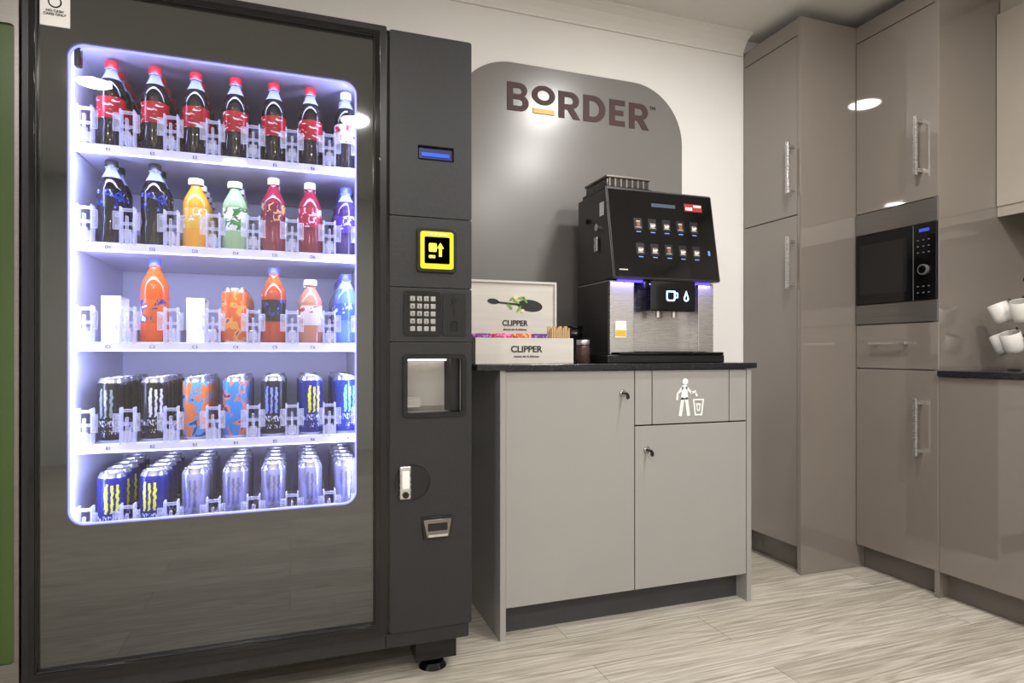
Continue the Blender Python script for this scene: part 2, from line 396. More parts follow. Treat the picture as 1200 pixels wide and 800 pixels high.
cyl('lock_disc', (.325,FY-.004,.565), (.325,FY+.002,.565), .05, M_bplast, V, seg=40)
plate('lock_disc_rim', [[(.325+.05*math.cos(a*math.pi/24), .565+.05*math.sin(a*math.pi/24)) for a in range(48)], [(.325+.047*math.cos(a*math.pi/24), .565+.047*math.sin(a*math.pi/24)) for a in range(48)]], FY-.005, .003, M_gloss, V)
box('lock_body', .287, .319, FY-.016, FY-.003, .520, .613, M_steel, V, .004)
box('lock_handle', .292, .314, FY-.022, FY-.014, .55, .60, M_white, V, .003)
cyl('lock_cylinder', (.303,FY-.020,.533), (.303,FY-.014,.533), .009, M_gloss, V)
plate('coin_return_frame', [[(.350,.462),(.440,.462),(.432,.400),(.358,.400)]], FY-.006, .008, M_bplast, V, bevel=.001)
plate('coin_return_cup', [[(.357,.455),(.433,.455),(.425,.408),(.365,.408)]], FY-.012, .008, M_steeld, V, bevel=.002)
box('coin_return_lip', .366, .424, FY-.02, FY-.01, .408, .418, M_chrome, V, .003)
box('coin_return_slot', .366, .424, FY-.0155, FY-.01, .424, .447, M_gloss, V, .003)
box('sticker', -.553, -.493, FY-.003, FY, 1.700, 1.782, M_white, V)
plate('sticker_mark', [circ_ for circ_ in [[(-.523+.014*math.cos(2*math.pi*k/24), 1.757+.014*math.sin(2*math.pi*k/24)) for k in range(24)], [(-.523+.011*math.cos(2*math.pi*k/24), 1.757+.011*math.sin(2*math.pi*k/24)) for k in range(24)]]], FY-.0038, .001, M_gloss, V)
text('sticker_text', 'NO CASH\nCARD ONLY', -.523, FY-.004, 1.725, .008, M_gloss, V)
cyl('antenna', (.43,FY+.06,TOP), (.43,FY+.06,TOP+.03), .004, M_gloss, V)
box('sensor', -.49, -.475, FY+.012, FY+.03, 1.62, 1.665, M_gloss, V, .003)
# shelves
M_strip = mat('shelf_strip', (225,225,245), .3, emit=(175,180,255), es=.3, var=.01)
SH = [1.440, 1.195, .945, .690, .447]
colx = [-.435+.0978*i for i in range(7)]
st = []; tr = []
for z in SH:
    tr.append((-.503,.188,1.828,2.28,z-.006,z+.006)); st.append((-.503,.188,1.812,1.822,z-.012,z+.012))
boxes('shelf_trays', tr, M_liner, V); boxes('shelf_strips', st, M_strip, V, .002)
rails = []
for z in SH:
    for i in range(8):
        x = colx[0]-.049+.0978*i
        rails.append((x-.0015, x+.0015, 1.83, 2.27, z+.006, z+.05))
boxes('shelf_dividers', rails, M_liner, V)
for r, z in enumerate(SH[:4]):
    for i in range(7):
        text('shelf_label_%d%d' % (r,i), 'EDCB'[r]+str(i+1), colx[i]+.005, 1.8112, z-.004, .011, M_gloss, V, ext=.0003)
# clear plastic retaining gates
bm = bmesh.new()
for s in (-1, 1):
    add_box(bm, s*.015-.002, s*.015+.002, -.014, .012, 0, .094, .001, 1)
    add_box(bm, s*.0235-.0065, s*.0235+.0065, -.020, -.017, .034, .080, .001, 1)
    add_box(bm, s*.020-.005, s*.020+.005, -.017, -.013, .036, .046, .001, 1)
    add_box(bm, s*.020-.005, s*.020+.005, -.017, -.013, .066, .076, .001, 1)
add_box(bm, -.015, .015, -.006, -.003, .006, .030, .001, 1)
add_box(bm, -.015, .015, -.006, -.003, .048, .056, .001, 1)
add_box(bm, -.015, .015, -.010, -.006, .082, .090, .001, 1)
add_box(bm, -.003, .003, -.018, -.008, .0, .07, .001, 1)
add_box(bm, -.009, .009, -.018, -.016, .012, .036, .001, 1)
gate = bpy.data.meshes.new('gate'); bm.to_mesh(gate); bm.free(); gate.materials.append(M_clear)
for r, z in enumerate(SH):
    for i in range(8):
        x = colx[0]-.049+.0978*i
        if i == 0: x += .006
        if i == 7: x -= .010
        o = put(bpy.data.objects.new('plastic_gate_%d%d' % (r,i), gate), V); o.location = Vector((x, 1.812, z+.008))
M_tube = mat('led_tube', (220,220,255), .3, emit=(160,165,255), es=3)
boxes('led_tubes', [(-.502,-.496,FY+.03,FY+.04,.47,1.67), (.182,.188,FY+.03,FY+.04,.47,1.67)], M_tube, V)
LC = (.55,.60,1)
for i, z in enumerate([1.688]+[s-.014 for s in SH[:4]]):
    area('shelf_led_%d' % i, (-.157, 1.800, z), 2.0, LC, .66, .012, rot=(math.radians(28),0,0), parent=V)
area('side_led_l', (-.494, FY+.045, 1.08), 2.4, LC, 1.15, .012, rot=(math.radians(90), math.radians(90), math.radians(-40)), parent=V)
area('side_led_r', (.18, FY+.045, 1.08), 2.4, LC, 1.15, .012, rot=(math.radians(90), math.radians(90), math.radians(40)), parent=V)

# ---- products
M_cola = mat('cola_liquid', (16,7,7), .08, var=.1); M_redcap = mat('red_cap', (175,20,34), .35, var=.05)
M_alu = mat('can_aluminium', (200,200,205), .22, metal=.9, var=.04)
def pet(name, liq, label, cap, h=.235, r=.0335, l0=.34, l1=.58, neck=None, capw=.0155, waist=True):
    neck = neck or M_pet
    w = .90 if waist else .99
    p = [(0,0,0),(r*.8,0,0),(r*.97,.02*h,0),(r,.06*h,0),(r,.22*h,0),(r*w,.30*h,0),(r*.97,l0*h,0),(r*.985,l0*h+.001,1),(r*.985,l1*h,0),(r,l1*h+.003,0),
         (r*.97,.67*h,0),(r*.86,.73*h,0),(r*.68,.79*h,2),(r*.5,.845*h,2),(.0125,.89*h,2),(.0125,.905*h,2),(.0155,.907*h,2),(.0155,.912*h,2),(capw,.915*h,3),(capw,.99*h,3),(capw*.9,h,3),(0,h,3)]
    if l1 > .655: p = [q for q in p if not (q[1] == .67*h)]
    return lathe_mesh(name, p, [liq, label, neck, cap])
def can(name, body, h=.168, r=.033, top=None):
    p = [(0,.004,0),(r*.7,.004,0),(r*.75,0,0),(r*.95,.010,1),(r,.016,1),(r,h-.018,1),(r*.97,h-.012,0),(r*.82,h-.003,0),(r*.84,h,0),(r*.80,h,0),(r*.77,h-.005,0),(0,h-.005,0)]
    me = lathe_mesh(name, p, [top or M_alu, body], 28)
    return me
def L(n, *a, **k): return mat_graphic(n, *a, **k)
M_coke = L('cola_label', (170,12,30), (235,228,228), None, (34,34,90), .58)
M_sil = L('silver_label', (205,205,215), (190,30,45), (30,30,40), (50,50,60), .56)
M_pepsi = L('dark_label', (10,10,22), (28,50,140), (200,200,210), (60,60,50), .56)
M_wcap = mat('white_cap', (225,225,232), .35, var=.02); M_bcap = mat('blue_cap', (60,70,190), .35, var=.03); M_kcap = mat('black_cap', (15,15,20), .35, var=.1)
M_oj = mat('orange_juice', (215,150,30), .25, var=.04); M_ojl = L('juice_label', (222,180,60), (235,230,215), (210,120,30), (50,50,45), .54)
M_gr = mat('green_drink', (140,172,120), .25, var=.05); M_grl = L('green_label', (222,228,215), (50,125,50), (90,150,60), (40,40,45), .52)
M_rd = mat('berry_drink', (120,26,44), .15, var=.05); M_rdl = L('berry_label', (110,18,55), (215,170,110), (200,60,90), (50,50,45), .55)
M_rdl2 = L('berry_label_b', (165,30,55), (225,205,215), (90,25,50), (50,50,45), .55)
M_pu = mat('grape_drink', (50,28,80), .2, var=.05); M_pul = L('grape_label', (70,40,150), (190,190,225), None, (50,50,45), .55)
M_ib = mat('orange_soda', (205,80,18), .1, var=.03); M_ibl = L('orange_soda_label', (215,100,30), (40,50,130), (225,225,230), (50,50,40), .53)
M_ib3 = mat('amber_soda', (160,62,28), .1, var=.03)
M_pe = mat('peach_drink', (175,118,90), .15, var=.04); M_pel = L('peach_label', (215,205,195), (170,80,50), None, (50,50,40), .56)
M_wa = mat('water', (80,112,170), .06, var=.06); M_wal = L('water_label', (50,85,180), (215,225,240), None, (50,50,40), .56)
bt = {
 'cola': pet('cola_bottle', M_cola, M_coke, M_redcap), 'zero': pet('silver_label_bottle', M_cola, M_sil, M_wcap),
 'pep': pet('dark_cola_bottle', M_cola, M_pepsi, M_kcap, .225, l0=.42, l1=.64), 'oj': pet('juice_bottle', M_oj, M_ojl, M_wcap, .195, .032, .2, .58, M_oj, .019, False),
 'gr': pet('green_bottle', M_gr, M_grl, M_wcap, .195, .032, .12, .62, M_gr, .019, False), 'rd': pet('berry_bottle', M_rd, M_rdl, M_wcap, .215, .032, .40, .66, M_rd, .0155),
 'rd2': pet('berry_bottle_b', M_rd, M_rdl2, M_wcap, .210, .032, .38, .64, M_rd, .0155),
 'pu': pet('grape_bottle', M_pu, M_pul, M_bcap, .205), 'ib': pet('orange_soda_bottle', M_ib, M_ibl, M_bcap, .225, .034, .25, .52, M_ib),
 'ib2': pet('amber_soda_bottle', M_ib3, M_pepsi, M_bcap, .215, .033, .3, .58, M_ib), 'pe': pet('peach_bottle', M_pe, M_pel, M_wcap, .185, .033, .25, .6, M_pe, .018, False),
 'wa': pet('water_bottle', M_wa, M_wal, M_bcap, .205)}
cn = {
 'k1': can('black_can', mat_claw('can_black', (12,12,15), (110,122,118), (170,175,175))), 'k2': can('black_can_b', mat_claw('can_black_b', (9,9,12), (205,205,215), (190,190,200))),
 'or': can('orange_blue_can', L('can_orange_blue', (205,110,40), (80,140,190), (40,60,110), (46,46,34), .50)),
 'bl': can('blue_can', L('can_blue', (45,120,185), (205,110,50), (25,50,110), (46,46,34), .54)),
 'db': can('dark_blue_can', mat_claw('can_dark_blue', (12,14,36), (120,140,220), (200,200,220))),
 'by': can('blue_yellow_can', mat_claw('can_blue_yellow', (14,26,105), (215,215,60), (190,200,230))),
 'by2': can('blue_green_can', mat_claw('can_blue_green', (16,45,130), (120,215,110), (190,200,230))),
 'si': can('silver_can', mat_claw('can_silver', (155,155,185), (110,114,160), (120,120,165), .22, .6)),
 'oc': can('orange_can', L('can_orange', (205,92,28), (220,150,60), (60,60,130), (40,40,34), .55), .155, .034)}
BT = group('soft_drink_bottles', (-.15, 2.0, 1.45)); CN = group('drink_cans', (-.15, 2.0, .7))
rows = [(0, ['cola']*6+['zero']), (1, ['pep','pep','oj','gr','rd','rd2','pu']), (2, [None,'ib',None,'oc','ib2','pe','wa']),
        (3, ['k1','k2','or','bl','db','by','by2']), (4, ['by','by','si','si','si','si','si'])]
cnt = {'ib':1,'ib2':1,'pe':2,'pep':2}
for r, items in rows:
    z = SH[r]+.0065
    for i, it in enumerate(items):
        if it is None:
            bm = bmesh.new(); x = colx[i]
            add_box(bm, x-.022, x+.022, 1.86, 1.862, z, z+.125); add_box(bm, x-.022, x+.022, 1.862, 1.95, z+.123, z+.125); add_box(bm, x-.022, x+.022, 1.948, 1.95, z, z+.125)
            newobj('lane_card_%d' % i, bm, M_white, V); continue
        iscan = it in cn
        me = cn[it] if iscan else bt[it]
        for k in range(cnt.get(it, 5)):
            o = put(bpy.data.objects.new(('can_' if iscan else 'bottle_')+'%d%d%d' % (r,i,k), me), CN if iscan else BT)
            o.location = (colx[i]+random.uniform(-.0015,.0015), 1.868+k*.0705, z); o.rotation_euler = (0,0,random.uniform(-1,1) if k else random.uniform(-.35,.35))

# ------------------------------------------------------------------ neighbouring machine at far left
S = group('snack_vending_machine', (-1.15, 2.0, 0))
M_green = mat('green_graphic_panel', (56,74,32), .25, emit=(60,95,15), es=.06, var=.5, vscale=(6,6,.8))
plate('body', [rr(-1.75,-.603,.08,1.80,(.01,.01,.04,.04))], 1.80, .55, M_black, S)
plate('front_frame', [rr(-1.75,-.600,.08,1.80,(.01,.01,.04,.04)), rr(-1.70,-.608,.2,1.70,.01)], 1.765, .035, M_steeld, S, bevel=.001)
plate('front_panel', [rr(-1.705,-.605,.19,1.71,.01)], 1.772, .012, M_green, S)
for i, fx in enumerate((-1.65,-.72)): cyl('foot_%d' % i, (fx,1.9,0), (fx,1.9,.085), .03, M_gloss, S)
for i, fx in enumerate((-1.65,-.72)): cyl('foot_b%d' % i, (fx,2.25,0), (fx,2.25,.085), .03, M_gloss, S)

# ------------------------------------------------------------------ wall sign panel
P = group('wall_sign', (1.1, YB, 1.5))
plate('sign_board', [rr(.60,1.662,.80,2.11,(.02,.02,.25,.25), 18)], YB-.014, .013, M_panel, P)
def arc(cx,cz,rx,rz,a0,a1,n=16): return [(cx+rx*math.cos(math.radians(a0+(a1-a0)*k/n)), cz+rz*math.sin(math.radians(a0+(a1-a0)*k/n))) for k in range(n+1)]
GL = {
 'B': [[(0,0)]+arc(.60,.29,.40,.29,-90,62)+arc(.56,.74,.37,.26,-50,90)+[(0,1)], [(.28,.18)]+arc(.58,.295,.14,.115,-90,90)+[(.28,.41)], [(.28,.60)]+arc(.54,.705,.13,.105,-90,90)+[(.28,.81)]],
 'R': [[(0,0),(.28,0),(.28,.33),(.42,.33),(.67,0),(1,0),(.70,.40)]+arc(.55,.68,.40,.32,-50,90)+[(0,1)], [(.28,.53)]+arc(.52,.665,.16,.135,-90,90)+[(.28,.80)]],
 'D': [[(0,0)]+arc(.45,.5,.55,.5,-90,90,24)+[(0,1)], [(.27,.20)]+arc(.43,.5,.29,.30,-90,90,24)+[(.27,.80)]],
 'E': [[(0,0),(1,0),(1,.20),(.36,.20),(.36,.41),(.90,.41),(.90,.60),(.36,.60),(.36,.80),(1,.80),(1,1),(0,1)]],
 'O': [arc(.5,.5,.5,.5,0,352,44), arc(.5,.5,.26,.26,0,352,44)]}
def sl(s, x0, x1, z0, h):
    plate('letter_'+s, [[(x0+p[0]*(x1-x0), z0+p[1]*h) for p in lp] for lp in GL[s]], YB-.0165, .003, M_brown, P)
sl('B', .828, .922, 1.915, .115); sl('O', .936, 1.040, 1.953, .080); sl('R', 1.055, 1.155, 1.912, .112)
sl('D', 1.170, 1.275, 1.912, .112); sl('E', 1.294, 1.370, 1.910, .112); sl('R', 1.390, 1.490, 1.908, .112)
box('sign_underline', .940, 1.037, YB-.018, YB-.013, 1.916, 1.936, M_yel, P)
text('trademark', 'TM', 1.508, YB-.017, 2.000, .022, M_brown, P)

# ------------------------------------------------------------------ coffee station cabinet
C = group('coffee_station_cabinet', (1.13, 2.15, 0))
CF = 1.92; cl, cr_ = .636, 1.630
boxes('carcass', [(cl,cl+.02,CF-.02,YB-.02,0,.872), (cr_-.02,cr_,CF-.02,YB-.02,0,.872)], M_grey, C, .0015)
box('carcass_inner', cl+.02, cr_-.02, CF+.004, YB-.02, .10, .872, M_grey, C)
box('kick_board', cl+.02, cr_-.02, CF+.04, CF+.055, 0, .10, M_greyd, C)
G = .0018
boxes('doors', [(cl+.021,1.133-G,CF-.016,CF+.003,.102,.868), (1.133+G,cr_-.021,CF-.016,CF+.003,.102,.672)], M_grey, C, .0015)
boxes('drawer_fronts', [(1.133+G,1.203-G,CF-.016,CF+.003,.677,.868), (1.203+G,1.532-G,CF-.016,CF+.003,.677,.868), (1.532+G,cr_-.021,CF-.016,CF+.003,.677,.868)], M_grey, C, .0015)
box('shadow_gap', cl+.02, cr_-.02, CF-.010, CF+.0035, .10, .872, M_gloss, C)
box('worktop', .555, 1.648, CF-.03, YB-.018, .872, .892, M_ctop, C, .002)
for i, (lx, lz) in enumerate([(1.085,.79),(1.181,.589)]):
    bm = bmesh.new(); add_cyl(bm, (lx,CF-.019,lz), (lx,CF-.014,lz), .013); add_cyl(bm, (lx,CF-.024,lz), (lx,CF-.018,lz), .009)
    newobj('lock_%d' % i, bm, M_chrome, C, True)
    bm = bmesh.new(); add_box(bm, lx-.002, lx+.002, CF-.05, CF-.022, lz-.005, lz+.004); add_cyl(bm, (lx+.001,CF-.047,lz-.010), (lx+.004,CF-.047,lz-.010), .010)
    newobj('key_%d' % i, bm, M_bplast, C, True)
IY = CF-.0175
def circ(cx, cz, r, n=24): return [(cx+r*math.cos(2*math.pi*k/n), cz+r*math.sin(2*math.pi*k/n)) for k in range(n)]
def bar(x0,z0,x1,z1,w):
    d = Vector((x1-x0, z1-z0)).normalized(); n = Vector((-d.y, d.x))*w/2
    return [(x0+n.x,z0+n.y),(x0-n.x,z0-n.y),(x1-n.x,z1-n.y),(x1+n.x,z1+n.y)]
ic = [('head', circ(1.340,.826,.0115)), ('torso', [(1.326,.812),(1.347,.814),(1.352,.762),(1.322,.760)]), ('leg_a', bar(1.330,.768,1.318,.702,.013)), ('leg_b', bar(1.344,.768,1.354,.702,.013)),
      ('arm_a', bar(1.343,.806,1.368,.783,.009)), ('forearm', bar(1.366,.785,1.385,.790,.008)), ('arm_b', bar(1.330,.806,1.308,.782,.009)), ('arm_c', bar(1.308,.784,1.305,.760,.008)),
      ('litter', bar(1.385,.782,1.391,.772,.008))]
for n, lp in ic: plate('pictogram_'+n, [lp], IY, .001, M_white, C)
plate('pictogram_bin', [[(1.372,.762),(1.420,.762),(1.412,.702),(1.380,.702)], [(1.379,.757),(1.413,.757),(1.407,.708),(1.385,.708)]], IY, .001, M_white, C)
plate('pictogram_bin_mark', [[(1.386,.746),(1.406,.746),(1.402,.718),(1.390,.718)], [(1.392,.740),(1.400,.740),(1.399,.724),(1.393,.724)]], IY, .001, M_white, C)
tube('power_cable', [(.585,2.385,.55),(.58,2.36,.50),(.60,2.35,.40),(.57,2.34,.30),(.59,2.33,.16),(.60,2.33,.03)], .005, M_gloss, None).name = 'power_cable'
so = group('wall_socket', (.59,2.39,.56)); box('plate', .545,.615,YB-.010,YB-.001,.52,.60, M_white, so, .003); box('plug', .565,.605,YB-.045,YB-.010,.53,.575, M_bplast, so, .004)

# ------------------------------------------------------------------ coffee machine
K = group('coffee_machine', (1.32, 2.15, .892))
kz = .892
def hexa(name, pts, m, parent):
    bm = bmesh.new(); v = [bm.verts.new(p) for p in pts]
    for f in [(0,1,2,3),(7,6,5,4),(0,4,5,1),(1,5,6,2),(2,6,7,3),(3,7,4,0)]: bm.faces.new([v[i] for i in f])
    bmesh.ops.recalc_face_normals(bm, faces=bm.faces)
    bmesh.ops.bevel(bm, geom=bm.edges[:], offset=.004, segments=2, affect='EDGES')
    return newobj(name, bm, m, parent)
M_kside = mat('machine_side_dark', (66,64,65), .3, metal=.4, var=.06)
box('base', 1.055, 1.552, 1.955, 2.30, kz, kz+.030, M_bplast, K, .004)
box('drip_tray', 1.10, 1.545, 1.950, 2.06, kz+.030, kz+.040, M_gloss, K, .003)
boxes('drip_grid', [(1.20+.012*k,1.205+.012*k,1.957,2.07,kz+.040,kz+.043) for k in range(23)], M_steeld, K)
box('body_upper', 1.095, 1.545, 2.045, 2.28, 1.195, 1.535, M_kside, K, .005)
box('body_lower_left', 1.095, 1.195, 2.012, 2.28, kz+.030, 1.195, M_steel, K, .003)
box('body_lower_right', 1.475, 1.545, 2.012, 2.28, kz+.030, 1.195, M_steel, K, .003)
box('body_lower_back', 1.195, 1.475, 2.07, 2.28, kz+.030, 1.195, M_steel, K)
box('side_panel', 1.091, 1.096, 2.02, 2.275, kz+.035, 1.19, M_kside, K)
hexa('screen_head', [(1.09,1.976,1.198),(1.552,1.976,1.198),(1.552,2.05,1.198),(1.09,2.05,1.198),(1.09,2.036,1.540),(1.552,2.036,1.540),(1.552,2.05,1.540),(1.09,2.05,1.540)], M_kside, K)
def SY(z, o=.001): return 1.976+(z-1.198)/(1.540-1.198)*.060-o
def squad(name, rects, m, o=.002):
    bm = bmesh.new()
    for (a,b,c,d) in rects:
        v = [bm.verts.new(p) for p in ((a,SY(c,o),c),(b,SY(c,o),c),(b,SY(d,o),d),(a,SY(d,o),d))]; bm.faces.new(v)
    return newobj(name, bm, m, K)
squad('screen_glass', [(1.097,1.545,1.205,1.533)], M_gloss, .001)
M_ic = mat('screen_icon_white', (190,186,180), .5, emit=(190,186,180), es=.25); M_ic2 = mat('screen_icon_brown', (120,72,42), .5, emit=(140,84,50), es=.25)
M_ic3 = mat('screen_text', (90,120,190), .5, emit=(100,130,210), es=.35); M_red = mat('sticker_red', (150,26,26), .5, var=.05)
a=[];b=[];c=[];d_=[]
for r, z in enumerate((1.398, 1.303)):
    for i in range(5):
        x = 1.211+.0608*i
        if (i+r) % 3 != 0: a.append((x-.009,x+.008,z-.002,z+.013)); a.append((x+.008,x+.012,z+.003,z+.010)); b.append((x-.007,x+.006,z+.008,z+.012))
        else: b.append((x-.007,x+.007,z-.002,z+.017)); a.append((x-.008,x+.008,z+.014,z+.020))
        a.append((x-.012,x+.011,z-.006,z-.004)); c.append((x-.011,x+.009,z-.024,z-.020)); d_.append((x-.018,x+.017,z-.014,z+.030))
squad('icon_tiles', d_, mat('screen_tile', (22,22,26), .3, emit=(30,30,38), es=.3), .0015)
squad('drink_icons', a, M_ic); squad('drink_icons_coffee', b, M_ic2, .0025); squad('drink_names', c, M_ic3)
squad('screen_status', [(1.275,1.38,1.476,1.490)], mat('status_bar', (40,52,70), .5, emit=(50,68,95), es=.4))
squad('screen_sticker', [(1.42,1.50,1.470,1.500)], M_red); squad('screen_sticker_label', [(1.425,1.455,1.475,1.486),(1.462,1.496,1.488,1.496)], M_white, .003)
squad('screen_drop', [(1.506,1.516,1.300,1.318)], M_ic3); squad('screen_logo', [(1.115,1.150,1.228,1.232)], M_ic)
box('nozzle_block', 1.238, 1.434, 1.972, 2.068, 1.082, 1.197, M_gloss, K, .006)
box('nozzle_top', 1.225, 1.447, 1.990, 2.05, 1.165, 1.198, M_bplast, K, .004)
M_glow = mat('icon_glow', (170,210,255), .4, emit=(160,205,255), es=3)
plate('icon_cup', [rr(1.306,1.344,1.120,1.158,(.010,.010,.002,.002)), rr(1.311,1.339,1.125,1.153,(.007,.007,.001,.001))], 1.9700, .0015, M_glow, K)
plate('icon_cup_handle', [rr(1.344,1.356,1.132,1.152,.003), rr(1.345,1.352,1.136,1.148,.002)], 1.9700, .0015, M_glow, K)
plate('icon_drop', [[(1.392,1.160)]+[(1.392+.011*math.cos(math.radians(t)), 1.131+.011*math.sin(math.radians(t))) for t in range(20,-201,-20)], [(1.392,1.150)]+[(1.392+.006*math.cos(math.radians(t)), 1.131+.006*math.sin(math.radians(t))) for t in range(20,-201,-20)]], 1.9700, .0015, M_glow, K)
for i, nx in enumerate((1.30,1.37)): cyl('spout_%d' % i, (nx,2.02,1.062), (nx,2.02,1.084), .010, M_chrome, K)
M_violet = mat('violet_led', (90,70,255), .4, emit=(80,60,255), es=3)
boxes('light_strip', [(1.12,1.235,2.002,2.008,1.188,1.196), (1.44,1.52,2.002,2.008,1.188,1.196)], M_violet, K)
area('tray_led_l', (1.165,1.992,1.188), .4, (.25,.2,1), .12, .01, parent=K)
area('tray_led_r', (1.49,1.992,1.188), .3, (.25,.2,1), .10, .01, parent=K)
box('hopper_base', 1.10, 1.30, 2.06, 2.25, 1.535, 1.550, M_bplast, K, .003)
boxes('hopper_glass', [(1.11,1.29,2.065,2.24,1.550,1.582)], mat('hopper_plastic', (60,58,56), .1, var=.2, vscale=(90,90,90)), K, .004)
boxes('hopper_ribs', [(1.118+.024*k,1.124+.024*k,2.0625,2.066,1.551,1.581) for k in range(7)], M_steeld, K)
box('hopper_lid', 1.105, 1.295, 2.06, 2.245, 1.582, 1.592, M_steeld, K, .004)
box('sticker_front', 1.115, 1.160, 2.009, 2.012, .985, 1.045, M_white, K); box('sticker_band', 1.117, 1.158, 2.0080, 2.009, .990, 1.012, M_yel, K)
cyl('side_lock', (1.083,2.10,1.40), (1.096,2.10,1.40), .013, M_chrome, K)
box('key_tag', 1.084, 1.088, 2.095, 2.12, 1.31, 1.365, M_steel, K, .001)
cyl('side_knob', (1.083,2.19,1.44), (1.096,2.19,1.44), .009, M_bplast, K)
box('side_label', 1.0925, 1.095, 2.06, 2.09, 1.44, 1.49, M_white, K)
# ------------------------------------------------------------------ tea box
T = group('tea_display_box', (.76, 2.06, .892))
M_cream = mat('whitewashed_wood', (208,204,196), .5, var=.06, vscale=(4,4,60)); M_dark = mat('ink_black', (30,30,28), .5, var=.1)
tx0, tx1, ty0, ty1 = .583, .943, 2.00, 2.17
boxes('tray', [(tx0,tx1,ty0,ty0+.008,kz,kz+.088),(tx0,tx1,ty1-.008,ty1,kz,kz+.088),(tx0,tx0+.008,ty0+.008,ty1-.008,kz,kz+.088),(tx1-.008,tx1,ty0+.008,ty1-.008,kz,kz+.088),(tx0+.008,tx1-.008,ty0+.008,ty1-.008,kz,kz+.008)], M_cream, T, .001)
boxes('tray_partitions', [(tx0+.07*k,tx0+.07*k+.004,ty0+.008,ty1-.008,kz+.008,kz+.080) for k in range(1,5)], M_cream, T)
text('tray_lettering', 'CLIPPER', .765, ty0-.0008, kz+.040, .030, M_dark, T, off=.0006, width=.115)
text('tray_small_print', 'natural, fair & delicious', .765, ty0-.0008, kz+.022, .010, M_dark, T)
ld0, ld1 = .600, .950
plate('lid', [rr(ld0,ld1,kz+.088,1.195,.002)], ty1+.002, .010, M_cream, T)
plate('lid_rim', [rr(ld0,ld1,kz+.088,1.195,.002), rr(ld0+.008,ld1-.008,kz+.096,1.187,.001)], ty1-.006, .009, M_cream, T)
LYY = ty1+.0005
def ell(cx,cz,a_,b2,rot=0,n=28):
    return [(cx+a_*math.cos(t)*math.cos(rot)-b2*math.sin(t)*math.sin(rot), cz+a_*math.cos(t)*math.sin(rot)+b2*math.sin(t)*math.cos(rot)) for t in [2*math.pi*k/n for k in range(n)]]
plate('lid_art_scoop', [ell(.700,1.118,.022,.010,-.1)], LYY, .001, M_dark, T)
plate('lid_art_handle', [bar(.715,1.115,.80,1.108,.007)], LYY, .001, M_dark, T)
plate('lid_art_bowl', [ell(.845,1.105,.050,.022,-.1)], LYY, .001, M_dark, T)
M_leaf = mat('leaf_green', (120,165,60), .5, var=.2, vscale=(60,60,60)); M_fl = mat('flower_yellow', (235,225,170), .5, var=.05)
for i, (lx,lz,lr) in enumerate([(.775,1.130,.6),(.790,1.118,-.5),(.81,1.133,.2),(.765,1.100,-.8),(.80,1.092,.9),(.825,1.125,-.9)]):
    plate('lid_art_leaf_%d' % i, [ell(lx,lz,.014,.0045,lr)], LYY-.001, .001, M_leaf, T)
for i, (lx,lz) in enumerate([(.785,1.135),(.815,1.085)]): plate('lid_art_flower_%d' % i, [ell(lx,lz,.007,.007)], LYY-.0015, .001, M_fl, T)
text('lid_lettering', 'CLIPPER', .785, LYY, 1.030, .028, M_dark, T, off=.0005, width=.10)
text('lid_small_print', 'natural, fair & delicious', .785, LYY, 1.013, .010, M_dark, T)
cols = [(130,70,140),(200,75,120),(205,110,70),(110,65,135),(220,180,80),(90,150,80)]
for k, cc in enumerate(cols[:4]):
    x = tx0+.012+.07*k
    boxes('tea_sachets_%d' % k, [(x,x+.052,ty0+.012+.012*j,ty0+.018+.012*j,kz+.010,kz+.088+.008*((j+k) % 3)) for j in range(10)], L('sachet_%d' % k, cc, tuple(min(255,v+70) for v in cc), None, (60,60,60), .55), T)
M_wood = mat('wood_stirrer', (200,165,118), .6, var=.1, vscale=(20,20,80))
boxes('wooden_stirrers', [(.868+.0072*j, .873+.0072*j, ty0+.02+.02*(i), ty0+.0235+.02*i, kz+.01, kz+.125+.008*math.sin(j*2.1+i)) for j in range(10) for i in range(3)], M_wood, T)

def place(name, me, loc):
    o = bpy.data.objects.new(name, me); COL.objects.link(o); o.location = loc; return o
me = lathe_mesh('cup_stack', [(0,0,0),(.028,0,0),(.034,.10,0),(.036,.102,1),(.036,.110,1),(.0345,.112,0),(.0355,.128,0),(.0375,.130,1),(.0375,.138,1),(.036,.138,1),(.033,.09,0),(0,.09,0)], [M_bplast, M_gloss], 28)
place('takeaway_cup_stack', me, (1.022, 2.17, kz))
me = lathe_mesh('sugar_jar', [(0,0,0),(.022,0,0),(.025,.004,0),(.025,.055,0),(.022,.064,0),(.024,.066,1),(.024,.082,1),(.022,.084,1),(0,.084,1)], [mat('brown_jar_glass', (70,52,44), .08, var=.3, vscale=(80,80,80)), M_steel], 28)
place('sugar_jar', me, (.99, 2.02, kz))

# ------------------------------------------------------------------ tall kitchen units
TZ = 2.335
def handle_v(name, x, y, z0, z1, parent, off=.034):
    bm = bmesh.new(); add_box(bm, x-off-.006, x-off+.006, y-.007, y+.007, z0, z1, .002)
    add_box(bm, x-off, x, y-.006, y+.006, z0+.012, z0+.026, .001); add_box(bm, x-off, x, y-.006, y+.006, z1-.026, z1-.012, .001)
    newobj(name, bm, M_steel, parent)
W1 = group('tall_larder_cabinet', (2.45, 2.2, 0))
xa, ya = 2.01, 2.044
box('carcass', xa+.022, XR-.005, ya+.02, YB-.002, .11, TZ, M_taupe, W1)
box('side_panel', xa-.002, XR-.005, ya, ya+.020, 0, TZ, M_taupe, W1, .001)
box('plinth', xa+.05, xa+.065, ya+.02, YB-.002, 0, .11, M_tplinth, W1)
boxes('doors', [(xa,xa+.02,ya+.023,YB-.004,.112,1.508), (xa,xa+.02,ya+.023,YB-.004,1.512,2.262)], M_taupe, W1, .0015)
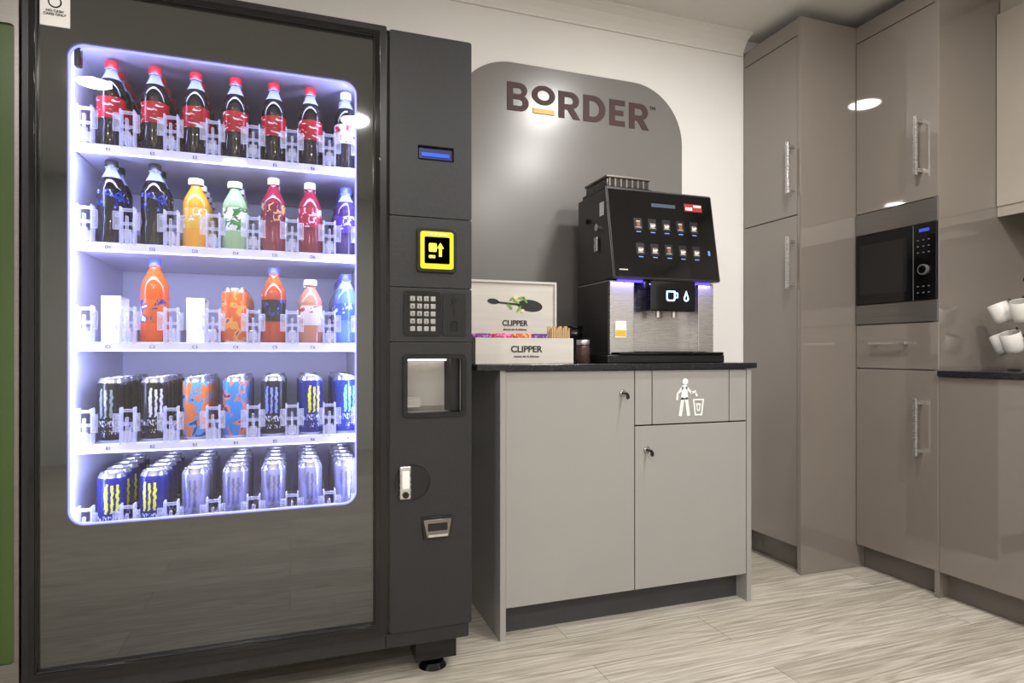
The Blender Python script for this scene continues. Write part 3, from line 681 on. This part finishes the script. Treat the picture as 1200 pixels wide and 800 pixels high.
box('top_filler', xa+.001, xa+.02, ya+.02, YB-.004, 2.266, TZ, M_taupe, W1)
handle_v('handle_upper', xa, 2.085, 1.60, 1.82, W1); handle_v('handle_lower', xa, 2.085, 1.20, 1.42, W1)

W2 = group('microwave_housing_cabinet', (2.6, 1.86, 0))
xb, yb0, yb1 = 2.31, 1.677, ya-.002
box('carcass', xb+.022, XR-.005, yb0+.018, yb1, .10, TZ, M_taupe, W2)
box('side_panel', xb+.002, XR-.005, yb0, yb0+.018, .0, TZ, M_taupe, W2, .001)
boxes('doors', [(xb,xb+.02,yb0+.002,yb1-.002,.102,.860), (xb,xb+.02,yb0+.002,yb1-.002,1.524,2.262)], M_taupe, W2, .0015)
box('drawer_front', xb, xb+.02, yb0+.002, yb1-.002, .865, 1.046, M_taupe, W2, .0015)
box('top_filler', xb+.001, xb+.02, yb0, yb1, 2.266, TZ, M_taupe, W2)
box('plinth', xb+.05, xb+.065, yb0, yb1, 0, .10, M_tplinth, W2)
handle_v('handle_upper', xb, 1.745, 1.615, 1.845, W2); handle_v('handle_lower', xb, 1.745, .53, .755, W2)
bm = bmesh.new(); add_box(bm, xb-.03, xb-.020, 1.79, 1.96, .962, .974, .002); add_box(bm, xb-.025, xb, 1.80, 1.812, .963, .973); add_box(bm, xb-.025, xb, 1.938, 1.95, .963, .973)
newobj('drawer_handle', bm, M_steel, W2)
MW = group('microwave_oven', (2.4, 1.86, 1.05))
boxes('trim_frame', [(xb-.004,xb+.02,yb0+.002,yb1-.002,1.430,1.520), (xb-.004,xb+.02,yb0+.002,yb1-.002,1.050,1.132)], M_steeld, MW, .002)
box('front', xb-.008, xb+.02, yb0+.004, yb1-.004, 1.134, 1.428, M_gloss, MW, .003)
M_mwin = mat('microwave_window', (26,24,24), .08, var=.2, vscale=(200,200,200))
box('door_window', xb-.0095, xb-.007, 1.80, 2.015, 1.175, 1.385, M_mwin, MW)
box('door_split', xb-.0095, xb-.0075, 1.772, 1.774, 1.134, 1.428, M_keyd, MW)
cyl('dial', (xb-.020,1.728,1.250), (xb-.008,1.728,1.250), .020, M_keyd, MW)
cyl('dial_cap', (xb-.022,1.728,1.250), (xb-.020,1.728,1.250), .015, M_gloss, MW)
boxes('buttons', [(xb-.0102,xb-.008,1.706+.022*j,1.713+.022*j,1.315+.024*k,1.319+.024*k) for j in range(3) for k in range(3)]+[(xb-.0102,xb-.008,1.706+.022*j,1.713+.022*j,1.16+.024*k,1.164+.024*k) for j in range(3) for k in range(2)], M_keyd, MW)
box('clock_display', xb-.0105, xb-.008, 1.708, 1.748, 1.397, 1.409, mat('clock_led', (40,60,140), .4, emit=(70,95,220), es=.5), MW)

W3 = group('kitchen_base_cabinet', (2.6, 1.0, 0))
yc0 = -.6
box('carcass', xb+.022, XR-.005, yc0, yb0-.002, .10, .84, M_taupe, W3)
boxes('doors', [(xb,xb+.02,yb0-.6,yb0-.002,.102,.838), (xb,xb+.02,yb0-1.2,yb0-.603,.102,.838), (xb,xb+.02,yc0,yb0-1.203,.102,.838)], M_taupe, W3, .0015)
box('plinth', xb+.05, xb+.065, yc0, yb0, 0, .10, M_tplinth, W3)
box('worktop', xb-.012, XR-.005, yc0, yb0-.001, .841, .862, M_ctop, W3, .002)
box('backsplash_panel', XR-.012, XR-.002, yc0, yb0-.001, .864, 1.50, M_taupe)
W4 = group('wall_cupboard', (2.75, 1.0, 1.9))
boxes('doors', [(2.627,2.647,yb0-.6,yb0-.002,1.505,2.262), (2.627,2.647,yb0-1.2,yb0-.603,1.505,2.262)], M_taupe2, W4, .0015)
box('carcass', 2.649, XR-.005, yb0-1.2, yb0-.002, 1.51, TZ, M_taupe2, W4)
box('pelmet', 2.632, 2.65, yb0-1.2, yb0-.002, 1.465, 1.505, M_taupe2, W4)
box('under_light', 2.70, 2.85, yb0-.9, yb0-.4, 1.500, 1.509, mat('undercabinet_lamp', (255,246,232), .5, emit=(255,244,228), es=2.0), W4)

# ------------------------------------------------------------------ mug tree
mx, my, mz = 2.53, 1.512, .8622
R = group('mug_tree', (mx, my, mz))
bm = bmesh.new(); add_cyl(bm, (mx,my,mz), (mx,my,mz+.008), .055, .052, 32); add_cyl(bm, (mx,my,mz), (mx,my,mz+.33), .005)
bmesh.ops.create_uvsphere(bm, u_segments=16, v_segments=10, radius=.010, matrix=Matrix.Translation((mx,my,mz+.335)))
newobj('stand', bm, M_bplast, R, True)
M_mug = mat('white_ceramic', (214,211,206), .12, var=.01, coat=.4); M_mugi = mat('mug_inside_grey', (150,146,140), .2, var=.03)  # inside of the mug a darker grey than the outside
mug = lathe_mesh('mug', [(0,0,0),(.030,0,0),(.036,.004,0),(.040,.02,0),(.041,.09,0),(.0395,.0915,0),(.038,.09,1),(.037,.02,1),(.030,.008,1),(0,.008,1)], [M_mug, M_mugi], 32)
bm = bmesh.new(); bm.from_mesh(mug)
N1 = 14; prev = None
for k in range(N1+1):
    a_ = math.radians(-80+160*k/N1); cx_ = .038+.028*math.cos(a_); cz_ = .048+.030*math.sin(a_)
    ring = []
    for q in range(8):
        b1 = 2*math.pi*q/8; rr_ = .005
        ring.append(bm.verts.new((cx_+rr_*math.cos(b1)*math.cos(a_), rr_*1.4*math.sin(b1), cz_+rr_*math.cos(b1)*math.sin(a_))))
    if prev:
        for q in range(8): bm.faces.new((prev[q], prev[(q+1)%8], ring[(q+1)%8], ring[q]))
    prev = ring
bmesh.ops.recalc_face_normals(bm, faces=bm.faces)
bm.to_mesh(mug); bm.free(); mug.transform(Matrix.Scale(.80, 4)); smooth(mug, 50)
for i, (ang, h) in enumerate([(200,.262),(262,.262),(325,.255),(120,.26),(178,.15),(240,.15),(305,.15),(100,.145)]):
    a_ = math.radians(ang); d = Vector((math.cos(a_), math.sin(a_), 0))
    p = Vector((mx,my,mz+h-.02)); tip = p+d*.050+Vector((0,0,.028))
    tube('arm_%d' % i, [p, p+d*.03+Vector((0,0,.005)), tip], .003, M_bplast, R)
    o = put(bpy.data.objects.new('mug_%d' % i, mug), R)
    yaw = a_+math.pi+math.radians(55 if i in (0,4) else 0)*(0 if i not in (0,4) else 1)*0
    Mx = Matrix.Rotation(yaw, 4, 'Z') @ Matrix.Rotation(math.radians(-22), 4, 'Y')
    hp = Mx @ Vector((.050,0,.050))
    o.matrix_world = Matrix.Translation(Vector((p.x,p.y,p.z))+d*.030+Vector((0,0,.006))-Vector(hp[:3])) @ Mx

# ------------------------------------------------------------------ camera
cam = bpy.data.cameras.new('camera'); co = bpy.data.objects.new('camera', cam); COL.objects.link(co)
F = 730; cam.sensor_width = 36; cam.lens = 36*F/1200; cam.shift_y = (413-400)/1200
cam.clip_start = .02
co.location = (0, 0, .93); co.rotation_euler = (math.radians(90), 0, -math.atan(260/730))
scene.camera = co
w = bpy.data.worlds.new('world'); scene.world = w; w.use_nodes = True
w.node_tree.nodes['Background'].inputs[0].default_value = (.8,.8,.8,1); w.node_tree.nodes['Background'].inputs[1].default_value = .3
scene.view_settings.view_transform = 'Standard'
scene.view_settings.exposure = 0
